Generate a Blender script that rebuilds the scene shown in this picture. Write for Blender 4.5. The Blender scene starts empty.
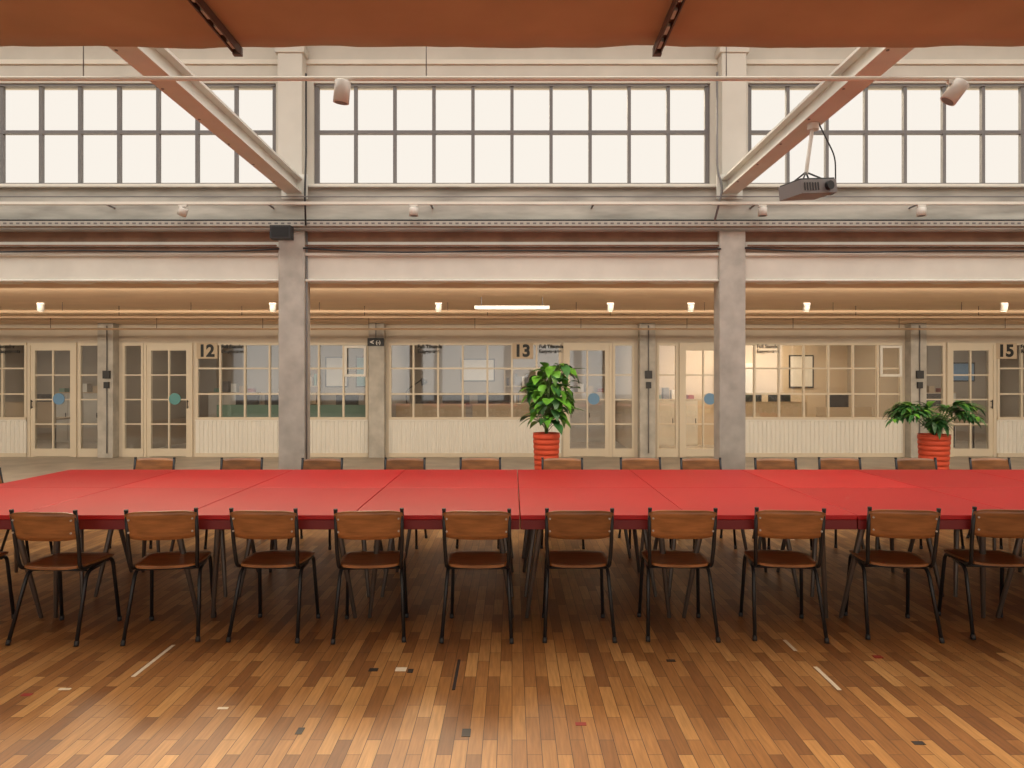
import bpy, bmesh, math, random
from mathutils import Vector, Matrix, Euler
random.seed(7)
S=bpy.context.scene
C=bpy.context.collection
S.view_settings.view_transform='Standard'
S.view_settings.look='None'

# ---------------------------------------------------------------- materials
def mat(name,col,rough=.6,metal=0,noise=0.0,nscale=8,bump=0.0,emit=None,estr=0,spec=.5,stretch=None,rnd=0.0,coat=0):
    m=bpy.data.materials.new(name); m.use_nodes=True
    nt=m.node_tree; N=nt.nodes; L=nt.links
    b=N['Principled BSDF']
    b.inputs['Base Color'].default_value=(*col,1); b.inputs['Roughness'].default_value=rough
    b.inputs['Metallic'].default_value=metal
    b.inputs['Specular IOR Level'].default_value=spec
    b.inputs['Coat Weight'].default_value=coat
    if emit:
        b.inputs['Emission Color'].default_value=(*emit,1); b.inputs['Emission Strength'].default_value=estr
    last=None
    if noise or bump:
        tc=N.new('ShaderNodeTexCoord'); mp=N.new('ShaderNodeMapping')
        if stretch: mp.inputs['Scale'].default_value=stretch
        n=N.new('ShaderNodeTexNoise'); n.inputs['Scale'].default_value=nscale; n.inputs['Detail'].default_value=6
        L.new(tc.outputs['Object'],mp.inputs['Vector']); L.new(mp.outputs[0],n.inputs['Vector'])
        r=N.new('ShaderNodeValToRGB'); r.color_ramp.elements[0].position=.3; r.color_ramp.elements[1].position=.7
        r.color_ramp.elements[0].color=(*[max(0,c*(1-noise)) for c in col],1)
        r.color_ramp.elements[1].color=(*[min(1,c*(1+noise)) for c in col],1)
        L.new(n.outputs['Fac'],r.inputs['Fac']); L.new(r.outputs['Color'],b.inputs['Base Color']); last=r.outputs['Color']
        if bump:
            bp=N.new('ShaderNodeBump'); bp.inputs['Strength'].default_value=bump; bp.inputs['Distance'].default_value=.01
            L.new(n.outputs['Fac'],bp.inputs['Height']); L.new(bp.outputs[0],b.inputs['Normal'])
    if rnd:
        oi=N.new('ShaderNodeObjectInfo'); hs=N.new('ShaderNodeHueSaturation')
        mr=N.new('ShaderNodeMapRange'); mr.inputs['To Min'].default_value=1-rnd; mr.inputs['To Max'].default_value=1+rnd
        L.new(oi.outputs['Random'],mr.inputs['Value']); L.new(mr.outputs[0],hs.inputs['Value'])
        if last: L.new(last,hs.inputs['Color'])
        else: hs.inputs['Color'].default_value=(*col,1)
        L.new(hs.outputs[0],b.inputs['Base Color'])
    return m

def glass(name,refl,tint=(1,1,1),gl=True):
    m=bpy.data.materials.new(name); m.use_nodes=True; nt=m.node_tree; N=nt.nodes; L=nt.links
    N.remove(N['Principled BSDF']); out=N['Material Output']
    t=N.new('ShaderNodeBsdfTransparent'); t.inputs[0].default_value=(*tint,1)
    if not gl:
        L.new(t.outputs[0],out.inputs[0]); return m
    g=N.new('ShaderNodeBsdfGlossy'); g.inputs['Roughness'].default_value=.03
    fr=N.new('ShaderNodeFresnel'); fr.inputs['IOR'].default_value=1.5
    ad=N.new('ShaderNodeMath'); ad.operation='ADD'; ad.inputs[1].default_value=refl; ad.use_clamp=True
    L.new(fr.outputs[0],ad.inputs[0])
    mx=N.new('ShaderNodeMixShader'); L.new(ad.outputs[0],mx.inputs[0]); L.new(t.outputs[0],mx.inputs[1]); L.new(g.outputs[0],mx.inputs[2])
    L.new(mx.outputs[0],out.inputs[0])
    return m

def parquet():
    m=bpy.data.materials.new('parquet_wood'); m.use_nodes=True; nt=m.node_tree; N=nt.nodes; L=nt.links
    b=N['Principled BSDF']
    tc=N.new('ShaderNodeTexCoord'); mp=N.new('ShaderNodeMapping'); mp.inputs['Rotation'].default_value=(0,0,math.pi/2)
    L.new(tc.outputs['Object'],mp.inputs['Vector'])
    br=N.new('ShaderNodeTexBrick'); br.offset=.37; br.offset_frequency=2
    br.inputs['Scale'].default_value=1; br.inputs['Brick Width'].default_value=.33; br.inputs['Row Height'].default_value=.064
    br.inputs['Mortar Size'].default_value=.0016; br.inputs['Mortar Smooth'].default_value=.2
    br.inputs['Color1'].default_value=(0,0,0,1); br.inputs['Color2'].default_value=(1,1,1,1); br.inputs['Mortar'].default_value=(.5,.5,.5,1)
    L.new(mp.outputs[0],br.inputs['Vector'])
    r=N.new('ShaderNodeValToRGB'); cr=r.color_ramp
    cr.elements[0].position=0; cr.elements[0].color=(.20,.08,.024,1)
    cr.elements[1].position=1; cr.elements[1].color=(.50,.26,.09,1)
    e=cr.elements.new(.3); e.color=(.31,.135,.040,1)
    e=cr.elements.new(.75); e.color=(.40,.19,.060,1)
    L.new(br.outputs['Color'],r.inputs['Fac'])
    mp2=N.new('ShaderNodeMapping'); mp2.inputs['Scale'].default_value=(40,3,1); L.new(tc.outputs['Object'],mp2.inputs['Vector'])
    n=N.new('ShaderNodeTexNoise'); n.inputs['Scale'].default_value=2; n.inputs['Detail'].default_value=6; L.new(mp2.outputs[0],n.inputs['Vector'])
    n2=N.new('ShaderNodeTexNoise'); n2.inputs['Scale'].default_value=.9; n2.inputs['Detail'].default_value=4; L.new(tc.outputs['Object'],n2.inputs['Vector'])
    m1=N.new('ShaderNodeMapRange'); m1.inputs['From Min'].default_value=.3; m1.inputs['From Max'].default_value=.7; m1.inputs['To Min'].default_value=.80; m1.inputs['To Max'].default_value=1.15; L.new(n.outputs['Fac'],m1.inputs['Value'])
    m2=N.new('ShaderNodeMapRange'); m2.inputs['From Min'].default_value=.3; m2.inputs['From Max'].default_value=.7; m2.inputs['To Min'].default_value=.85; m2.inputs['To Max'].default_value=1.1; L.new(n2.outputs['Fac'],m2.inputs['Value'])
    mm=N.new('ShaderNodeMath'); mm.operation='MULTIPLY'; L.new(m1.outputs[0],mm.inputs[0]); L.new(m2.outputs[0],mm.inputs[1])
    hs=N.new('ShaderNodeHueSaturation'); L.new(r.outputs[0],hs.inputs['Color']); L.new(mm.outputs[0],hs.inputs['Value'])
    mx=N.new('ShaderNodeMixRGB'); L.new(br.outputs['Fac'],mx.inputs[0]); L.new(hs.outputs[0],mx.inputs[1]); mx.inputs[2].default_value=(.06,.024,.009,1)
    L.new(mx.outputs[0],b.inputs['Base Color'])
    m3=N.new('ShaderNodeMapRange'); m3.inputs['To Min'].default_value=.28; m3.inputs['To Max'].default_value=.5; L.new(n2.outputs['Fac'],m3.inputs['Value']); L.new(m3.outputs[0],b.inputs['Roughness'])
    b.inputs['Specular IOR Level'].default_value=.45
    bp=N.new('ShaderNodeBump'); bp.inputs['Strength'].default_value=.25; bp.inputs['Distance'].default_value=.003; bp.invert=True
    L.new(br.outputs['Fac'],bp.inputs['Height']); L.new(bp.outputs[0],b.inputs['Normal'])
    return m

M=dict(
 parquet=parquet(),
 conc_floor=mat('concrete_floor',(.42,.36,.29),.5,noise=.2,nscale=2),
 concrete=mat('concrete',(.50,.47,.42),.85,noise=.16,nscale=5,bump=.3),
 conc_band=mat('concrete_band',(.44,.42,.37),.9,noise=.28,nscale=3,bump=.5,stretch=(.5,1,2.5)),
 white=mat('white_paint',(.74,.70,.62),.6,noise=.06,nscale=3),
 wallw=mat('upper_wall_paint',(.60,.57,.51),.7,noise=.07,nscale=2),
 cream=mat('cream_frame',(.74,.65,.51),.5),
 beige=mat('beige_wall',(.66,.58,.47),.7,noise=.05,nscale=2),
 panel=mat('ribbed_panel_white',(.84,.81,.74),.5),
 beam=mat('painted_beam',(.68,.67,.61),.5,noise=.06,nscale=4),
 frame=mat('window_steel',(.16,.15,.15),.5),
 canopy=mat('canopy_tan',(.46,.33,.19),.85,noise=.1,nscale=1.5,bump=.3),
 corr=mat('corridor_ceiling',(.66,.48,.32),.75,noise=.05,nscale=1.2,stretch=(1,3,1)),
 rust=mat('rust_beam',(.24,.13,.08),.7,noise=.2,nscale=4),
 black=mat('black_steel',(.012,.012,.014),.4),
 plastic=mat('black_plastic',(.03,.03,.032),.5),
 grey=mat('grey_plastic',(.20,.19,.19),.5),
 lamp=mat('lamp_white',(.70,.66,.60),.45),
 rail=mat('track_rail_dark',(.10,.06,.045),.5),
 ply=mat('chair_plywood',(.33,.135,.044),.38,noise=.3,nscale=3,stretch=(2,12,14),rnd=.2,coat=.2),
 red=mat('red_laminate',(.57,.017,.022),.44,rnd=.12,noise=.05,nscale=1.5,spec=.33),
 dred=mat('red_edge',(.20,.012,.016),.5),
 steel=mat('table_leg_steel',(.15,.12,.10),.35,metal=.5),
 pot=mat('red_pot',(.62,.075,.03),.5),
 soil=mat('soil',(.04,.025,.015),.9,noise=.3,nscale=40),
 leaf=mat('leaf_green',(.10,.28,.03),.4,noise=.5,nscale=7),
 leaf2=mat('leaf_dark',(.035,.13,.035),.42,noise=.4,nscale=7),
 stem=mat('stem',(.09,.16,.04),.6),
 txt=mat('sign_black',(.01,.01,.01),.5),
 tapew=mat('tape_white',(.72,.62,.48),.6),
 redm=mat('plank_red',(.30,.03,.02),.5),
 blackm=mat('plank_black',(.03,.022,.02),.5),
 blue=mat('sticker_blue',(.16,.32,.52),.4),
 teal=mat('sticker_teal',(.12,.33,.33),.4),
 green=mat('divider_green',(.20,.32,.25),.8),
 cork=mat('divider_beige',(.52,.40,.27),.8),
 roomw=mat('room_wall',(.36,.31,.25),.8,noise=.05,nscale=1),
 roomy=mat('room_wall_warm',(.60,.48,.34),.8),
 grill=mat('galvanised_tray',(.55,.52,.47),.4,metal=.3),
 lit=mat('lit_lens',(1,.9,.75),.5,emit=(1,.85,.65),estr=4),
 glass=glass('office_glass',.06),
 sky=glass('clerestory_glass',.0,(.98,.97,.96),False),
)

# ---------------------------------------------------------------- builder
def fillet(pts,r,n=4):
    pts=[Vector(p) for p in pts]
    out=[pts[0]]
    for i in range(1,len(pts)-1):
        p=pts[i]; a=pts[i-1]-p; c=pts[i+1]-p
        rr=min(r,a.length*.45,c.length*.45)
        A=p+a.normalized()*rr; Cc=p+c.normalized()*rr
        for k in range(n+1):
            t=k/n; out.append(A*(1-t)**2+p*2*t*(1-t)+Cc*t*t)
    out.append(pts[-1]); return out

class B:
    def __init__(s): s.bm=bmesh.new(); s.mats=[]
    def mi(s,k):
        if k not in s.mats: s.mats.append(k)
        return s.mats.index(k)
    def box(s,x0,x1,y0,y1,z0,z1,k,mtx=None):
        i=s.mi(k)
        v=[s.bm.verts.new((x,y,z)) for x in(x0,x1) for y in(y0,y1) for z in(z0,z1)]
        if mtx:
            for q in v: q.co=mtx@q.co
        for f in((0,1,3,2),(4,6,7,5),(0,4,5,1),(2,3,7,6),(0,2,6,4),(1,5,7,3)):
            fa=s.bm.faces.new([v[j] for j in f]); fa.material_index=i
        return s
    def tube(s,pts,r,k,seg=8,cap=True,smooth=True):
        i=s.mi(k); pts=[Vector(p) for p in pts]; n=len(pts)
        rs=r if isinstance(r,(list,tuple)) else [r]*n
        t0=(pts[1]-pts[0]).normalized()
        ref=Vector((0,0,1)) if abs(t0.z)<.9 else Vector((1,0,0))
        u=t0.cross(ref).normalized(); rings=[]
        for j in range(n):
            if j==0: t=t0
            elif j==n-1: t=(pts[j]-pts[j-1]).normalized()
            else: t=((pts[j]-pts[j-1]).normalized()+(pts[j+1]-pts[j]).normalized()).normalized()
            u=(u-t*u.dot(t)).normalized(); w=t.cross(u)
            rings.append([s.bm.verts.new(pts[j]+(u*math.cos(2*math.pi*a/seg)+w*math.sin(2*math.pi*a/seg))*rs[j]) for a in range(seg)])
        for j in range(n-1):
            for a in range(seg):
                f=s.bm.faces.new((rings[j][a],rings[j][(a+1)%seg],rings[j+1][(a+1)%seg],rings[j+1][a])); f.material_index=i; f.smooth=smooth
        if cap:
            f=s.bm.faces.new(rings[0][::-1]); f.material_index=i
            f=s.bm.faces.new(rings[-1]); f.material_index=i
        return s
    def lathe(s,prof,cx,cy,k,seg=32):
        i=s.mi(k); rings=[]
        for r,z in prof:
            rings.append([s.bm.verts.new((cx+r*math.cos(2*math.pi*a/seg),cy+r*math.sin(2*math.pi*a/seg),z)) for a in range(seg)])
        for j in range(len(prof)-1):
            for a in range(seg):
                f=s.bm.faces.new((rings[j][a],rings[j][(a+1)%seg],rings[j+1][(a+1)%seg],rings[j+1][a])); f.material_index=i; f.smooth=True
        f=s.bm.faces.new(rings[-1]); f.material_index=i
        return s
    def sheet(s,fn,nu,nv,th,k):
        i=s.mi(k); T=[];Bt=[]
        for a in range(nu+1):
            ra=[];rb=[]
            for b in range(nv+1):
                p,n=fn(-1+2*a/nu,-1+2*b/nv); ra.append(s.bm.verts.new(p+n*th/2)); rb.append(s.bm.verts.new(p-n*th/2))
            T.append(ra);Bt.append(rb)
        def q(*v):
            f=s.bm.faces.new(v); f.material_index=i; return f
        for a in range(nu):
            for b in range(nv):
                q(T[a][b],T[a+1][b],T[a+1][b+1],T[a][b+1]).smooth=True
                q(Bt[a][b],Bt[a][b+1],Bt[a+1][b+1],Bt[a+1][b]).smooth=True
        for a in range(nu):
            q(T[a][0],Bt[a][0],Bt[a+1][0],T[a+1][0]); q(T[a][nv],T[a+1][nv],Bt[a+1][nv],Bt[a][nv])
        for b in range(nv):
            q(T[0][b],T[0][b+1],Bt[0][b+1],Bt[0][b]); q(T[nu][b],Bt[nu][b],Bt[nu][b+1],T[nu][b+1])
        return s
    def mesh(s,name):
        bmesh.ops.recalc_face_normals(s.bm,faces=s.bm.faces)
        me=bpy.data.meshes.new(name); s.bm.to_mesh(me); s.bm.free()
        for k in s.mats: me.materials.append(M[k])
        return me
    def done(s,name,loc=(0,0,0),rot=0,bevel=0,parent=None):
        return place(s.mesh(name),name,loc,rot,bevel,parent)

def place(me,name,loc=(0,0,0),rot=0,bevel=0,parent=None):
    o=bpy.data.objects.new(name,me); C.objects.link(o); o.location=loc; o.rotation_euler=(0,0,rot)
    if bevel:
        md=o.modifiers.new('bevel','BEVEL'); md.width=bevel; md.segments=2; md.limit_method='ANGLE'
    if parent: o.parent=parent
    return o

P=5.53; HB=P/2
YC=8.83     # nave column line
YB=14.49    # office wall line
# ---------------------------------------------------------------- shell
B().box(-14,14,-5,9.6,-.1,0,'parquet').done('floor')
B().box(-14,14,9.6,19,-.1,0,'conc_floor').done('floor_corridor')
B().box(-14.2,-14,-5,19,0,6.6,'wallw').done('wall_left')
B().box(14,14.2,-5,19,0,6.6,'wallw').done('wall_right')
b=B(); b.box(-14,14,-5.2,-5,0,.6,'wallw').box(-14,14,-5.2,-5,3.6,6.6,'wallw')
for i in range(9): b.box(-14+i*3.4,-13.6+i*3.4,-5.2,-5,.6,3.6,'wallw')
b.done('wall_rear')
b=B(); b.box(-14,14,-5.2,3,6.5,6.6,'wallw').box(-14,14,7.9,9.3,6.5,6.6,'wallw')
for i in range(15): b.box(-14+i*2-.04,-14+i*2+.04,3,7.9,6.5,6.58,'frame')
b.box(-14,14,5.4,5.5,6.505,6.575,'frame'); b.done('ceiling_skylight')

ZW0,ZW1=4.07,5.37
b=B()
b.box(-14,14,YC+.08,YC+.3,ZW1,6.5,'wallw')
for i in range(-3,3):
    cx=(i+.5)*P
    b.box(cx-.24,cx+.24,YC+.08,YC+.3,ZW0-.05,ZW1,'wallw')
b.done('wall_clerestory')
b=B(); b.box(-14,14,YC+.05,YC+.079,5.60,5.66,'white'); b.done('trim_upper_ledge',bevel=.005)
b=B(); b.box(-14,14,YC-.02,YC+.3,3.46,4.0,'conc_band'); b.box(-14,14,YC-.08,YC+.3,4.0,4.02,'concrete'); b.done('trim_concrete_lintel',bevel=.005)
b=B(); b.box(-14,14,YC-.06,YC+.11,4.02,4.05,'white'); b.done('trim_sill',bevel=.005)
for i in range(-3,3):
    cx=(i+.5)*P
    b=B(); b.box(cx-.155,cx+.155,YC-.12,YC+.079,4.051,6.5,'wallw'); b.box(cx-.185,cx+.185,YC-.14,YC+.078,5.66,5.76,'wallw'); b.done('pilaster',bevel=.01)
n=1
for i in range(-2,3):
    x0=i*P-2.5; x1=i*P+2.5; y0=YC+.12; y1=YC+.17
    b=B()
    def bar(xa,xb,za,zb,d=0): b.box(xa,xb,y0-d,y1+d*.5,za,zb,'frame')
    bar(x0,x1,ZW0-.02,ZW0+.035,.02); bar(x0,x1,ZW1-.03,ZW1+.03,.02)
    zm=(ZW0+ZW1)/2+.04
    bar(x0,x1,zm-.022,zm+.022,.003)
    for j in range(11):
        x=x0+j*.5; w=.032 if j in(0,10) else .021
        bar(x-w,x+w,ZW0,ZW1)
    b.box(x0,x1,y1-.02,y1-.012,ZW0,ZW1,'sky')
    b.done('window_%d'%n); n+=1

for i in range(-3,3):
    cx=(i+.5)*P
    b=B(); b.box(cx-.165,cx+.165,YC-.06,YC+.2,0,3.46,'concrete'); b.done('column',bevel=.015)
b=B(); b.box(-14,14,YC+.02,YC+.28,3.2,3.459,'rust'); b.box(-14,14,YC-.01,YC+.3,3.27,3.33,'beam'); b.done('trim_recess_beam')
b=B()
for i in range(-2,3):
    b.box(i*P-HB+.165,i*P+HB-.165,YC-.0,YC+.25,2.83,3.18,'white')
    b.box(i*P-HB+.166,i*P+HB-.166,YC-.04,YC-.0,3.15,3.19,'white')
    b.tube([(i*P-HB+.165,YC-.02,2.84),(i*P+HB-.165,YC-.02,2.84)],.02,'white')
b.done('trim_white_beam',bevel=.01)

b=B(); i_=b.mi('corr'); nx=280
def cz(x,y): return 2.83-.015*(y-9)+.003*math.sin(x*7)*math.sin(x*1.3)
ys=[YC+.1,10.2,11.5,12.8,YB+.05]
g=[[b.bm.verts.new((-14+28*a/nx,y,cz(-14+28*a/nx,y))) for y in ys] for a in range(nx+1)]
gt=[[b.bm.verts.new((-14+28*a/nx,y,2.9)) for y in (ys[0],ys[-1])] for a in range(nx+1)]
for a in range(nx):
    for c in range(len(ys)-1):
        f=b.bm.faces.new((g[a][c],g[a+1][c],g[a+1][c+1],g[a][c+1])); f.material_index=i_; f.smooth=True
    f=b.bm.faces.new((gt[a][0],gt[a][1],gt[a+1][1],gt[a+1][0])); f.material_index=i_
b.done('ceiling_corridor')
B().box(-14,14,YC+.3,19,3.2,3.3,'wallw').done('ceiling_upper_slab')
b=B()
for y in(12.0,13.6): b.box(-14,14,y-.05,y+.05,2.73,2.80,'corr')
b.done('trim_corridor_rib',bevel=.01)

for i in range(-3,3):
    cx=(i+.5)*P
    b=B(); b.box(cx-.16,cx+.16,YB-.22,YB+.13,0,2.75,'concrete'); b.done('column_office',bevel=.012)

# ------------------------------------------------------------- office fronts
wall=B(); wn=n; dn=1
wall.box(-14,14,YB,YB+.12,2.361,2.78,'beige')
ZT=2.36; ZS=.77
def window(x0,x1,vent=None):
    global wn
    b=B(); y0,y1=YB-.01,YB+.07
    b.box(x0,x1,y0-.02,y1,ZT-.05,ZT,'cream'); b.box(x0,x1,y0-.03,y1,ZS+.001,ZS+.05,'cream')
    nc=max(1,round((x1-x0)/.51)); w=(x1-x0)/nc
    for j in range(nc+1):
        x=min(max(x0+j*w,x0+.026),x1-.026); t=.025 if j in(0,nc) else .019
        b.box(x-t,x+t,y0,y1-.02,ZS+.05,ZT-.05,'cream')
    for k in(1,2):
        z=ZS+(ZT-ZS)*k/3; b.box(x0+.003,x1-.003,y0+.01,y1-.03,z-.017,z+.017,'cream')
    if vent is not None:
        xa=x0 if vent<0 else x1-w; z=ZS+(ZT-ZS)*.56
        b.box(xa+.08,xa+w-.08,y0-.04,y0-.001,z,z+.05,'panel'); b.box(xa+.08,xa+w-.08,y0-.04,y0-.001,ZT-.11,ZT-.06,'panel')
        b.box(xa+.03,xa+.08,y0-.04,y0-.001,z,ZT-.06,'panel'); b.box(xa+w-.08,xa+w-.03,y0-.04,y0-.001,z,ZT-.06,'panel')
    b.box(x0+.01,x1-.01,y0+.035,y0+.041,ZS+.01,ZT-.01,'glass')
    b.done('window_%d'%wn); wn+=1
    b=B(); i=b.mi('panel'); p=[];x=x0
    while x<x1:
        p+= [(x,0),(x+.035,0),(x+.045,-.018),(x+.08,-.018)]; x+=.09
    lo=[b.bm.verts.new((min(a,x1),YB+c,.08)) for a,c in p]; hi=[b.bm.verts.new((min(a,x1),YB+c,ZS-.02)) for a,c in p]
    for j in range(len(p)-1):
        f=b.bm.faces.new((lo[j],lo[j+1],hi[j+1],hi[j])); f.material_index=i
    b.box(x0,x1,YB-.03,YB+.04,ZS-.03,ZS,'panel'); b.box(x0,x1,YB-.03,YB+.04,0,.08,'cream')
    b.box(x0,x1,YB+.02,YB+.08,.081,ZS-.031,'panel')
    b.done('wall_panel_ribbed')
def door(x0,x1,hinge,sticker):
    global dn
    b=B(); y0,y1=YB-.02,YB+.05
    b.box(x0,x0+.05,y0-.02,y1+.02,0,ZT-.05,'cream'); b.box(x1-.05,x1,y0-.02,y1+.02,0,ZT-.05,'cream'); b.box(x0,x1,y0-.02,y1+.02,ZT-.05,ZT,'cream')
    a,c=x0+.05,x1-.05; s=.085
    b.box(a,a+s,y0,y1,.0,2.31,'cream'); b.box(c-s,c,y0,y1,.0,2.31,'cream'); b.box(a+s,c-s,y0,y1,2.2,2.31,'cream'); b.box(a+s,c-s,y0,y1,.01,.17,'cream')
    b.box((a+c)/2-.016,(a+c)/2+.016,y0+.01,y1-.01,.17,2.2,'cream')
    for k in range(1,4):
        z=.17+2.03*k/4; b.box(a+s,c-s,y0+.013,y1-.013,z-.014,z+.014,'cream')
    b.box(a+s,c-s,y0+.03,y0+.036,.17,2.2,'glass')
    hx=(c-s/2) if hinge<0 else a+s/2
    b.tube([(hx,y0-.05,1.0),(hx,y0-.05,1.18)],.011,'black'); b.tube([(hx,y0,1.03),(hx,y0-.05,1.03)],.009,'black'); b.tube([(hx,y0,1.15),(hx,y0-.05,1.15)],.009,'black')
    if sticker:
        cx=(a+c)/2+.13; b.tube([(cx,y0-.004,1.2),(cx,y0+.008,1.2)],.12,sticker,seg=28,smooth=False)
    b.done('door_%d'%dn); dn+=1
def side(x0,x1):
    global wn
    b=B(); y0,y1=YB-.01,YB+.06
    b.box(x0,x0+.045,y0,y1,.0,ZT-.06,'cream'); b.box(x1-.045,x1,y0,y1,.0,ZT-.06,'cream'); b.box(x0,x1,y0,y1,ZT-.06,ZT,'cream'); b.box(x0+.045,x1-.045,y0,y1,0,.17,'cream')
    for k in range(1,4):
        z=.17+2.03*k/4; b.box(x0+.045,x1-.045,y0+.01,y1-.01,z-.014,z+.014,'cream')
    b.box(x0+.03,x1-.03,y0+.03,y0+.036,.15,2.32,'glass')
    b.done('window_%d'%wn); wn+=1
def bayA(c,st):
    window(c-2.55,c+1.02,None); door(c+1.06,c+2.06,1,st); side(c+2.09,c+2.53)
    for a,e in((-HB+.1,-2.551),(2.531,HB),(1.021,1.059),(2.061,2.089)): wall.box(c+a,c+e,YB+.002,YB+.1,0,2.36,'beige')
def bayB(c,st):
    side(c-2.53,c-2.10); door(c-2.07,c-1.07,-1,st); window(c-1.02,c+2.55,1)
    for a,e in((-HB,-2.531),(2.551,HB),(-1.069,-1.021),(-2.099,-2.071)): wall.box(c+a,c+e,YB+.002,YB+.1,0,2.36,'beige')
bayA(-2*P,'blue'); bayB(-P,'teal'); bayA(0,'blue'); bayB(P,'blue'); bayB(2*P,None)
wall.done('wall_office')
# rooms behind
b=B()
b.box(-14,2.7,18.4,18.5,0,2.9,'roomw'); b.box(2.8,8.25,17.2,17.3,0,2.9,'roomy'); b.box(8.3,14,18.4,18.5,0,2.9,'roomw')
b.done('wall_back')
b=B()
for x in(-8.29,-2.76,2.76,8.29): b.box(x-.05,x+.05,YB+.14,18.4,0,2.84,'roomy' if x in(2.76,) else 'roomw')
b.done('wall_partition')
B().box(-14,14,YB+.12,18.5,2.85,2.95,'roomw').done('ceiling_office')
def desk(x,y,w,div,h=1.12):
    b=B(); b.box(x-w/2,x+w/2,y-.4,y+.4,.72,.75,'cork')
    for sx in(-1,1):
        for sy in(-1,1): b.tube([(x+sx*(w/2-.05),y+sy*.35,.72),(x+sx*(w/2-.05),y+sy*.35,0)],.02,'black')
    b.box(x-w/2,x+w/2,y-.43,y-.401,.55,h,div)
    b.done('office_desk')
desk(-5.6,15.6,1.6,'green',1.05); desk(-3.9,15.6,1.5,'green',1.05)
desk(-1.75,15.5,1.5,'cork',1.08); desk(-.2,15.5,1.3,'cork',1.08); desk(-10.6,15.6,1.4,'cork')
desk(5.6,15.6,1.6,'cork'); desk(7.2,15.6,1.2,'cork',1.0); desk(-.9,17.3,1.8,'roomw',1.0); desk(-6.2,17.3,1.8,'roomw',1.0); desk(9.8,16.2,1.4,'cork',1.0); desk(12,15.6,1.6,'cork',1.0)
def monitor(x,y,z=.751,w=.5):
    b=B(); b.box(x-w/2,x+w/2,y,y+.03,z+.14,z+.52,'plastic'); b.box(x-.03,x+.03,y+.03,y+.06,z,z+.3,'plastic'); b.box(x-.12,x+.12,y-.06,y+.12,z,z+.015,'plastic'); b.done('computer_monitor',bevel=.004)
for x,y in((-5.3,15.7),(-5.95,15.7),(-1.9,15.6),(-1.3,15.6),(-.3,15.6),(6.0,15.7),(5.35,15.7),(-3.7,15.7),(-.6,17.3),(-1.3,17.3),(-6.5,17.3),(9.9,16.3),(7.3,15.7),(-10.5,15.7)): monitor(x,y)
def cabinet(x,y,w=1.2,h=1.25,k='wallw'):
    b=B(); b.box(x-w/2,x+w/2,y-.4,y,0,h,k); b.box(x-w/2-.01,x+w/2+.01,y-.41,y,h,h+.025,'cork')
    nd=max(2,round(w/.45))
    for j in range(nd):
        xa=x-w/2+j*w/nd; b.box(xa+.01,xa+w/nd-.01,y-.415,y-.401,.06,h-.02,k); b.box(xa+w/nd-.06,xa+w/nd-.045,y-.43,y-.416,h*.5,h*.5+.12,'black')
    for j in range(5):
        xx=x-w/2+.1+j*w/5.5; hh=.1+.06*((j*7)%4); b.box(xx,xx+.14,y-.3,y-.1,h+.026,h+.026+hh,['green','grey','white','cork','redm'][j])
    b.done('storage_cabinet')
cabinet(-7.2,18.38); cabinet(1.8,18.38,1.4); cabinet(-11,18.38,1.6); cabinet(3.9,17.18,1.1,1.1,'white'); cabinet(10.6,18.38,1.6)
def frame(x,y,z,w,h,k):
    b=B(); b.box(x-w/2,x+w/2,y-.03,y,z-h/2,z+h/2,'black'); b.box(x-w/2+.03,x+w/2-.03,y-.035,y-.031,z-h/2+.03,z+h/2-.03,k); b.done('wall_poster')
for a in((-4.6,18.4,1.8,.6,.8,'white'),(-3.8,18.4,1.8,.6,.8,'teal'),(-.9,18.4,1.85,.9,.6,'white'),(-9.8,18.4,1.8,.7,.9,'cork'),(7.1,17.2,1.8,.6,.8,'white'),(11.8,18.4,1.8,.7,.5,'blue')): frame(*a)
def shelf(x,y,w=1.0,h=1.9):
    b=B()
    b.box(x-w/2,x-w/2+.03,y-.3,y,0,h,'cork'); b.box(x+w/2-.03,x+w/2,y-.3,y,0,h,'cork'); b.box(x-w/2+.03,x+w/2-.03,y-.02,y,0,h,'cork')
    for k in range(5):
        z=.1+k*(h-.15)/4; b.box(x-w/2+.03,x+w/2-.03,y-.3,y-.02,z,z+.03,'cork')
        if k<4:
            xx=x-w/2+.06
            while xx<x+w/2-.12:
                t=random.uniform(.03,.07); b.box(xx,xx+t,y-.26,y-.06,z+.03,z+.03+random.uniform(.2,.32),random.choice(['green','cork','grey','white','grey','plastic'])); xx+=t+random.choice([.004,.05,.2])
    b.done('bookshelf')
shelf(.4,18.38,1.2); shelf(-5.5,18.38,1.0)
b=B(); b.box(.56,1.0,15.0,15.5,.0,1.12,'white')
b.box(.50,1.04,14.95,15.5,1.12,1.20,'wallw')
for k in range(5): b.box(.60,.96,14.98,14.999,.2+k*.18,.34+k*.18,'grey')
b.done('printer',bevel=.01)
b=B(); b.box(5.0,5.9,17.0,17.18,1.0,2.0,'white'); b.box(5.06,5.84,16.99,16.999,1.06,1.94,'wallw'); b.done('wall_whiteboard')
b=B(); z0=.751; b.tube(fillet([(-2.3,15.5,z0),(-2.35,15.5,1.35),(-2.0,15.5,1.6)],.1),.012,'black'); b.tube([(-2.0,15.5,1.62),(-1.93,15.5,1.5)],[.03,.09],'black',seg=14); b.tube([(-2.3,15.5,z0),(-2.3,15.5,z0+.02)],.09,'black',seg=16); b.done('desk_lamp')

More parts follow.
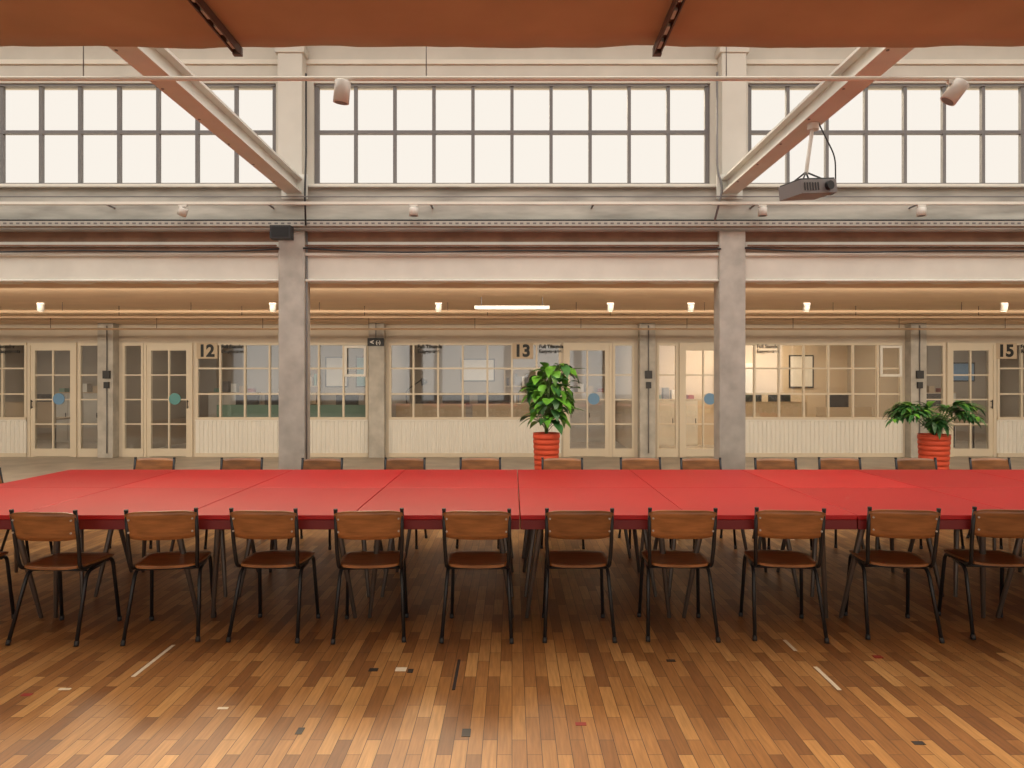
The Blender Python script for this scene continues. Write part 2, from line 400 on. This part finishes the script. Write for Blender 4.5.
# ---------------------------------------------------------------- signs
def text(name,body,x,z,size,bold=.0,mm='txt',y=YB-.045):
    cu=bpy.data.curves.new(name,'FONT'); cu.body=body; cu.size=size; cu.extrude=.002; cu.offset=bold; cu.materials.append(M[mm])
    o=bpy.data.objects.new(name,cu); C.objects.link(o); o.location=(x,y,z); o.rotation_euler=(math.pi/2,0,0); return o
# printed vinyl labels: pale film backing with black lettering
for t,x in(('12',-6.48),('13',.04),('15',10.02),):
    o=text('room_number_sign',t,x,2.08,.34,.014)
    bb=B().box(x-.03,x+.40,YB-.042,YB-.038,2.03,2.355,'roomy').done('number_backing'); 
    bb.parent=o; bb.matrix_parent_inverse=(Matrix.Translation(o.location)@o.rotation_euler.to_matrix().to_4x4()).inverted()
for t,x in(('Full Stands\nEasygoezee',-6.0),('Full Tilsunds\nEasygoezee',-1.95),('Full Tilsunds\nEasygoezee',.56),('Full Stands\nEasygoezee',5.05),('Sounder\nEasystreets',-10.6),('Full\nRooms',10.5)):
    text('room_name_sign',t,x,2.25,.10,.003)
b=B(); b.box(-2.93,-2.6,YB-.3,YB-.24,2.28,2.44,'txt'); b.tube([(-2.765,YB-.27,2.44),(-2.765,YB-.27,2.76)],.01,'grey'); o=b.done('exit_sign')
a=text('arrow','<',-2.88,2.31,.14,.004,'lamp',YB-.305); a.parent=o
a=text('label','(-)',-2.76,2.32,.1,.003,'lamp',YB-.305); a.parent=o
for x in(2.78,-8.25,8.3):
    b=B(); b.box(x-.07,x+.07,YB-.27,YB-.22,1.62,1.78,'plastic'); b.box(x-.05,x+.05,YB-.27,YB-.22,1.42,1.55,'plastic'); b.tube([(x,YB-.24,1.42),(x,YB-.24,.1)],.012,'grey'); b.tube([(x,YB-.24,1.78),(x,YB-.24,2.7)],.012,'grey'); b.done('wall_switch_box')

# ---------------------------------------------------------------- canopy & beams
b=B(); i=b.mi('canopy'); nx=240
def ce(x): return 4.71+.006*math.sin(x*5.1)+.005*math.sin(x*11.7+1)+.003*math.sin(x*23)
rows=[-5,-2,0,2,3,4,4.5]
top=[];bot=[]
for a in range(nx+1):
    x=-13.9+27.8*a/nx; yy=rows+[ce(x)]
    bot.append([b.bm.verts.new((x,y,3.83+.006*math.sin(x*3+y)+ (.003*math.sin(x*9) if y>4.4 else 0))) for y in yy])
    top.append([b.bm.verts.new((x,y,3.87)) for y in yy])
for a in range(nx):
    for c in range(len(rows)):
        for G in(bot,top):
            f=b.bm.faces.new((G[a][c],G[a+1][c],G[a+1][c+1],G[a][c+1])); f.material_index=i; f.smooth=True
    f=b.bm.faces.new((bot[a][-1],bot[a+1][-1],top[a+1][-1],top[a][-1])); f.material_index=i
b.done('ceiling_canopy')
for x in(-1.835,.97):
    b=B(); b.box(x-.025,x-.016,1,4.66,3.765,3.80,'rail'); b.box(x+.016,x+.025,1,4.66,3.765,3.80,'rail'); b.box(x-.025,x+.025,1,4.66,3.80,3.82,'rail')
    for k in range(19):
        b.box(x-.010,x+.010,1.1+k*.19,1.2+k*.19,3.775,3.799,'grill')
    b.box(x-.028,x+.028,4.66,4.70,3.76,3.815,'rail')
    b.done('ceiling_track_rail')
for i in range(-2,2):
    cx=(i+.5)*(2*2.7) if i in(-1,0) else (i+.5)*P
    b=B(); y0,y1=-1,YC-.12
    b.box(cx-.10,cx+.10,y0,y1-.03,3.90,3.925,'beam'); b.box(cx-.10,cx+.10,y0,y1-.03,4.07,4.095,'beam'); b.box(cx-.03,cx+.03,y0+.002,y1-.03,3.925,4.07,'beam')
    b.box(cx-.16,cx+.16,y1-.03,y1,3.84,4.14,'beam')
    for k in range(12): b.tube([(cx-.07,1+k*.65,3.895),(cx-.07,1+k*.65,3.902)],.012,'grey')
    b.done('roof_beam')

b=B(); b.tube([(-13.9,4.9,3.70),(13.9,4.9,3.70)],.017,'white')
for x in(-3.0,-.6,1.5,4.1): b.tube([(x,4.9,3.7),(x,4.9,4.1)],.004,'grey')
b.done('lighting_pipe')
def spot(x,y,z,r,h,tilt,ax,drop=.05):
    b=B(); m=Matrix.Translation((x,y,z-drop-h/2))@Euler(tilt,'XYZ').to_matrix().to_4x4()
    b.tube([m@Vector((0,0,h/2)),m@Vector((0,0,h/2-.004)),m@Vector((0,0,-h/2))],[r*.9,r,r],'lamp',seg=20)
    b.tube([m@Vector((0,0,-h/2+.001)),m@Vector((0,0,-h/2-.002))],r*.8,'lit' if ax else 'grey',seg=20)
    b.tube([(x,y,z),(x,y,z-drop-h/2)],.008,'lamp'); b.box(x-.05,x+.05,y-.015,y+.015,z-.02,z+.005,'lamp')
    b.done('track_spotlight')
spot(-1.19,4.9,3.682,.055,.15,(.1,.12,0),0,.0)
spot(3.1,4.9,3.682,.055,.15,(.2,.6,0),0,.0)
b=B(); YR=8.55
b.box(-13.9,13.9,YR-.02,YR+.02,3.73,3.765,'white'); b.tube([(-13.9,YR,3.83),(13.9,YR,3.83)],.008,'grey')
for x in range(-13,14,2): b.box(x-.01,x+.01,YR,YC-.02,3.745,3.76,'grey')
b.done('lighting_rail')
for x,t in((-4.02,(.2,.5,0)),(-1.2,(0,0,0)),(3.06,(0,0,0)),(5.0,(0,0,0)),(-6.8,(0,0,0))):
    spot(x,YR,3.725,.055,.10,t,0,.03)
b=B(); b.box(-13.9,13.9,YC-.16,YC-.15,3.50,3.56,'grill'); b.box(-13.9,13.9,YC-.15,YC-.03,3.50,3.505,'grill')
for k in range(340): b.box(-13.9+k*.08,-13.86+k*.08,YC-.165,YC-.161,3.52,3.54,'grey')
b.tube([(-13.9,YC-.1,3.58),(13.9,YC-.1,3.58)],.012,'plastic'); b.done('cable_tray')
b=B(); b.box(-2.94,-2.69,YC-.34,YC-.2,3.31,3.47,'plastic'); b.box(-2.92,-2.71,YC-.345,YC-.341,3.33,3.45,'black'); b.box(-2.85,-2.77,YC-.199,YC-.06,3.36,3.43,'plastic'); b.done('wall_speaker',bevel=.01)
b=B()
for k in range(5):
    c=(k-2)*P; pts=[]
    for j in range(25):
        t=j/24; x=c-HB+.15+(P-.3)*t
        pts.append((x,YC-.07,3.24-.05*math.sin(math.pi*t)-.02*math.sin(9*t)))
    b.tube(pts,.011,'plastic',seg=6)
    b.tube([(c-HB+.18,YC-.08,3.27),(c+HB-.18,YC-.08,3.27)],.012,'rust',seg=6)
b.tube([(-2.55,YC-.18,3.5),(-2.56,YC-.18,3.9),(-2.56,YC-.13,4.4),(-2.56,YC-.13,5.4)],.012,'plastic',seg=6)
b.tube(fillet([(2.54,YC-.16,5.4),(2.54,YC-.16,4.2),(2.60,YC-.2,3.95),(2.5,YC-.2,3.56)],.1),.014,'grey',seg=6)
b.tube([(-2.58,YC-.02,3.46),(-2.585,YC-.02,.0)],.010,'grey',seg=6)
b.done('hanging_cable')

b=B()
b.tube([(-13.9,10.9,2.66),(13.9,10.9,2.66)],.014,'corr'); b.tube([(-13.9,11.4,2.62),(13.9,11.4,2.62)],.022,'corr'); b.tube([(-13.9,13.2,2.55),(13.9,13.2,2.55)],.02,'corr')
for x in range(-13,14,2): b.tube([(x,10.9,2.66),(x,10.9,2.80)],.005,'rail',seg=5); b.tube([(x+.6,11.4,2.62),(x+.6,11.4,2.8)],.006,'rail',seg=5); b.tube([(x+.3,13.2,2.55),(x+.3,13.2,2.78)],.006,'rail',seg=5)
b.done('ceiling_conduit')
for px,d in((-6.8,10.1),(-3.45,10.1),(-1.06,10.1),(1.42,10.1),(2.58,10.1),(4.25,10.1),(7.1,10.1)):
    spot(px,d,2.70,.045,.1,(.15,.1,0),1,.02)
b=B(); b.box(-.55,.55,10.3-.05,10.3+.05,2.63,2.68,'beam'); 
for x in(-.45,.45): b.tube([(x,10.3,2.68),(x,10.3,2.81)],.006,'grey',seg=6)
b.box(-.5,.5,10.26,10.34,2.625,2.629,'lamp'); b.done('linear_ceiling_lamp')

def projector(x,y,z):
    b=B(); m=Matrix.Translation((x,y,z))@Euler((0,-.12,.35),'XYZ').to_matrix().to_4x4()
    b.box(-.2,.2,-.14,.14,-.06,.06,'grey',m); b.box(-.19,.19,-.13,.13,.0601,.075,'plastic',m)
    b.tube([m@Vector((.1,-.14,0)),m@Vector((.1,-.175,0))],.04,'black',seg=18)
    for k in range(6): b.box(-.17+k*.03,-.155+k*.03,-.145,-.141,-.035,.035,'plastic',m)
    for sx in(-1,1): b.tube([m@Vector((sx*.12,-.08,.07)),m@Vector((0,0,.16))],.008,'plastic'); b.tube([m@Vector((sx*.12,.08,.07)),m@Vector((0,0,.16))],.008,'plastic')
    b.tube([m@Vector((0,0,.14)),(x,y,z+.25),(x+.05,y,3.9)],.018,'lamp'); b.tube([(x+.05,y,3.84),(x+.05,y,3.899)],.05,'lamp',seg=16)
    b.tube(fillet([m@Vector((.15,.1,.0)),(x+.3,y+.1,z-.03),(x+.25,y,z+.3),(x+.1,y,3.9)],.08),.007,'plastic',seg=6)
    b.done('ceiling_projector',bevel=.006)
projector(2.66,6.3,3.30)

# ---------------------------------------------------------------- tables
def table_mesh():
    b=B(); W=1.044; D=1.105
    b.box(-W/2,W/2,-D/2,D/2,.722,.75,'red'); 
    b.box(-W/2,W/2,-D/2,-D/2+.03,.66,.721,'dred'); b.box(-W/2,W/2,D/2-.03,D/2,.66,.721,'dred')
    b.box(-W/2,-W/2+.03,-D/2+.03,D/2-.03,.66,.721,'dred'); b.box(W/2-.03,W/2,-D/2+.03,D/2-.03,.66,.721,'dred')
    for sx in(-1,1):
        for sy in(-1,1):
            b.tube([(sx*(W/2-.14),sy*(D/2-.20),.70),(sx*(W/2-.045),sy*(D/2-.33),0)],[.022,.013],'steel',seg=12)
    return b.mesh('work_table')
tm=table_mesh()
for j in range(10):
    for k in range(2):
        place(tm,'work_table',(-4.15+1.05*(j+.5),4.35+1.11*(k+.5),0),0,.004)

# ---------------------------------------------------------------- chairs
def chair_mesh():
    b=B(); r=.0115
    for s in(-1,1):
        b.tube(fillet([(s*.198,-.222,.805),(s*.198,-.19,.60),(s*.188,-.165,.435),(s*.180,.165,.435),(s*.197,.215,0)],.05,5),r,'black',seg=10)
        b.tube(fillet([(s*.18,.05,.42),(s*.188,-.10,.41),(s*.212,-.235,0)],.05,5),r,'black',seg=10)
        b.tube([(s*.197,.215,0),(s*.1965,.2145,.03)],.014,'plastic',seg=10); b.tube([(s*.212,-.235,0),(s*.2105,-.226,.03)],.014,'plastic',seg=10)
        b.tube([(s*.198,-.222,.80),(s*.198,-.2225,.812)],.0125,'plastic',seg=10)
    b.tube([(-.185,-.10,.42),(.185,-.10,.42)],.009,'black'); b.tube([(-.18,.12,.425),(.18,.12,.425)],.009,'black')
    def back(u,v):
        hz=.090*(1-.20*abs(u)**5); x=u*.205; y=-.205-.028*(1-u*u)-.02*v; z=.712+v*hz
        return Vector((x,y,z)),Vector((-.28*u,1,.12)).normalized()
    b.sheet(back,16,6,.011,'ply')
    for s in(-1,1):
        for z in(.675,.75): b.tube([(s*.18,-.238,z),(s*.18,-.232,z)],.006,'grill',seg=8)
    def seat(u,v):
        a=.196*(1-.10*abs(v)**6 - (.06 if v<0 else 0)*abs(v)); d=.195*(1-.10*abs(u)**6)
        z=.452-.012*math.cos(u*1.5)*math.cos((v+.3)*1.2)-.018*max(0,v-.6)
        return Vector((u*a,.015+v*d,z)),Vector((0,0,1))
    b.sheet(seat,14,14,.013,'ply')
    return b.mesh('school_chair')
cm=chair_mesh()
def chair(x,y,rot): return place(cm,'school_chair',(x,y,0),rot)
near=[(-2.80,4.42,-.05),(-2.155,4.45,.16),(-1.50,4.47,-.04),(-.885,4.46,.08),(-.21,4.46,-.02),(.41,4.47,.0),(1.045,4.48,-.03),(1.715,4.48,-.10),(2.42,4.49,-.13),(3.06,4.50,-.10),(3.75,4.47,0),(-3.5,4.44,.1)]
for x,y,r in near: chair(x,y,r)
for x in(-3.6,-2.70,-1.90,-1.085,-.32,.49,1.30,1.90,2.62,3.28,4.05,4.80,5.6):
    chair(x,6.80+random.uniform(-.03,.03),math.pi+random.uniform(-.08,.08))
chair(-4.30,6.05,-math.pi/2+.15); chair(-4.28,5.1,-math.pi/2-.1)

# ---------------------------------------------------------------- plants
def pot(b,R,H):
    prof=[(R*.80,0),(R*.84,.01)]
    nr=9
    for k in range(nr):
        z0=.02+(H-.03)*k/nr; dz=(H-.03)/nr; rr=R*(.84+.16*(k+.5)/nr)
        prof+=[(rr*.955,z0),(rr*1.0,z0+dz*.3),(rr*1.0,z0+dz*.7),(rr*.955,z0+dz)]
    prof+=[(R*1.02,H-.005),(R*1.0,H),(R*.9,H),(R*.88,H-.06)]
    b.lathe(prof,0,0,'pot'); b.lathe([(R*.9,H-.05),(R*.3,H-.035),(.01,H-.03)],0,0,'soil')
def leaf(b,base,direc,L,W,k,fold=.25,droop=.35,nseg=6):
    i=b.mi(k); d=direc.normalized(); up=Vector((0,0,1)); s=d.cross(up)
    if s.length<.05: s=Vector((1,0,0))
    s.normalize(); n=s.cross(d)
    rows=[]
    for a in range(nseg+1):
        t=a/nseg; w=W*math.sin(math.pi*min(1,(t*.92+.08))**.75)*(1 if t<1 else 0)
        c=base+d*(L*t)+n*(-droop*L*t*t)
        rows.append((b.bm.verts.new(c-s*w/2+n*fold*w/2),b.bm.verts.new(c),b.bm.verts.new(c+s*w/2+n*fold*w/2)))
    for a in range(nseg):
        for q in(0,1):
            f=b.bm.faces.new((rows[a][q],rows[a][q+1],rows[a+1][q+1],rows[a+1][q])); f.material_index=i; f.smooth=True
def plant_bushy(loc):
    b=B(); pot(b,.215,.76); rnd=random.Random(11)
    b.tube([(0,0,.72),(.01,0,1.2),(0.06,.01,1.72)],.03,'stem')
    for k in range(150):
        z=rnd.uniform(.90,1.80)
        t=(z-.90)/.92
        R=.12+.24*math.sin(math.pi*min(1,t*.55+.18))+rnd.uniform(-.05,.05)
        a=rnd.uniform(0,2*math.pi); rr=R*rnd.uniform(.4,1.0)
        cx=.12*t; p=Vector((cx+rr*math.cos(a)*.95,rr*math.sin(a)*.8,z+rnd.uniform(0,.06)))
        b.tube([(cx*.6,0,z-.15),(cx+(p.x-cx)*.6,p.y*.6,z-.03),p],.005,'stem',seg=5)
        d=Vector((math.cos(a)+rnd.uniform(-.5,.5),math.sin(a)+rnd.uniform(-.5,.5),rnd.uniform(-.8,.5)*(1 if z>1.05 else .3)))
        leaf(b,p,d,rnd.uniform(.17,.26),rnd.uniform(.12,.19),'leaf' if rnd.random()<.7 else 'leaf2',.22,rnd.uniform(.2,.7),7)
    return b.done('potted_monstera_plant',loc)
def plant_fronds(loc):
    b=B(); pot(b,.235,.74); rnd=random.Random(5)
    for k in range(26):
        a=2*math.pi*k/26+rnd.uniform(-.1,.1); Lh=rnd.uniform(.5,.90); el=rnd.uniform(.3,1.3)
        if abs(math.cos(a))<.4: Lh*=.5
        hh=.66*math.sin(el)+.10
        pts=[]
        for j in range(9):
            t=j/8; rr=Lh*t*math.cos(el*.5); z=.72+hh*math.sin(t*1.8)*.80-.10*t*t
            pts.append(Vector((rr*math.cos(a),rr*math.sin(a)*.7,z)))
        b.tube(pts,[.009-.0008*j for j in range(9)],'stem',seg=5)
        for j in range(5,9):
            d=(pts[j]-pts[j-1]).normalized(); s=d.cross(Vector((0,0,1))).normalized()
            w=.25*math.sin(math.pi*(.25+.65*(j-3)/6))
            for sg in(-1,1):
                leaf(b,pts[j],(s*sg*1.0+d*.75+Vector((0,0,.25))),w,.065,'leaf2' if rnd.random()<.6 else 'leaf',.2,.4,4)
                q=(pts[j]+pts[j-1])/2; leaf(b,q,(s*sg*1.0+d*.75-Vector((0,0,.1))),w*.95,.06,'leaf2',.2,.4,4)
        leaf(b,pts[-1],d,.2,.07,'leaf2',.2,.4,4)
    return b.done('potted_philodendron',loc)
plant_bushy((.54,11.0,0)); plant_fronds((6.63,11.0,0))

# ---------------------------------------------------------------- floor inlays
b=B(); h=.0015
def st(x,y0,y1,w,k): b.box(x-w/2,x+w/2,y0,y1,0,h,k)
st(-2.03,3.75,4.20,.022,'tapew'); st(1.68,3.59,3.88,.022,'tapew'); st(1.665,4.11,4.28,.022,'tapew')
st(-.30,3.59,3.98,.016,'blackm'); st(-.61,3.82,3.87,.06,'tapew'); st(-.555,3.80,3.85,.03,'blackm'); st(-.76,3.82,3.86,.05,'blackm')
st(-.206,3.12,3.19,.04,'blackm'); st(.318,3.22,3.25,.05,'redm'); st(-.96,3.14,3.2,.03,'blackm'); st(-2.3,3.59,3.61,.06,'tapew')
st(-1.4,3.38,3.40,.05,'tapew'); st(-2.45,3.52,3.55,.05,'redm'); st(1.78,3.05,3.08,.05,'blackm'); st(2.1,4.0,4.04,.05,'redm'); st(.9,3.95,3.98,.05,'blackm')
b.done('floor_inlay_marks')

# ---------------------------------------------------------------- lights
w=bpy.data.worlds.new('sky'); S.world=w; w.use_nodes=True
bg=w.node_tree.nodes['Background']; bg.inputs[0].default_value=(1,.95,.875,1); bg.inputs[1].default_value=1.0
def area(name,loc,rot,sx,sy,p,col,spread=None):
    l=bpy.data.lights.new(name,'AREA'); l.shape='RECTANGLE'; l.size=sx; l.size_y=sy; l.energy=p; l.color=col
    if spread: l.spread=math.radians(spread)
    o=bpy.data.objects.new(name,l); C.objects.link(o); o.location=loc; o.rotation_euler=rot; return o
area('skylight_fill',(0,5.4,6.45),(0,0,0),26,4.6,600,(1,.95,.87))  # added area light at the unseen roof opening, lifts the nave brightness
area('rear_fill',(0,-4.8,2.3),(math.radians(90),0,0),26,2.8,170,(1,.92,.80))  # added fill behind the camera, no visible source
# added fill under the canopy, no fixture there; brightens the foreground floor
area('canopy_fill',(0,2.0,3.75),(0,0,0),26,.4,215,(1,.87,.62),75)
l=bpy.data.lights.new('sun','SUN'); l.energy=6.5; l.angle=math.radians(28); l.color=(1,.84,.60)
o=bpy.data.objects.new('sun',l); C.objects.link(o); o.location=(0,20,15)
d=Vector((.3,-1,-.80)); o.rotation_euler=d.to_track_quat('-Z','Y').to_euler()
for x,p,c in((-11,30,(1,.88,.72)),(-5.5,36,(1,.88,.72)),(0,55,(1,.9,.78)),(5.5,95,(1,.80,.55)),(11,36,(1,.88,.72))):
    area('office_ceiling_lamp',(x,16,2.8),(0,0,0),3,1.2,p,c)
area('corridor_fill',(0,9.25,2.74),(math.radians(54),0,0),26,.12,300,(1,.87,.68),135)  # added strip hidden behind the white beam, brightens corridor and office fronts

cam=bpy.data.cameras.new('camera'); co=bpy.data.objects.new('camera',cam); C.objects.link(co)
co.location=(0,0,1.59); co.rotation_euler=(math.pi/2,0,0); cam.sensor_width=36; cam.lens=700/1024*36; cam.shift_y=-4/1024
S.camera=co
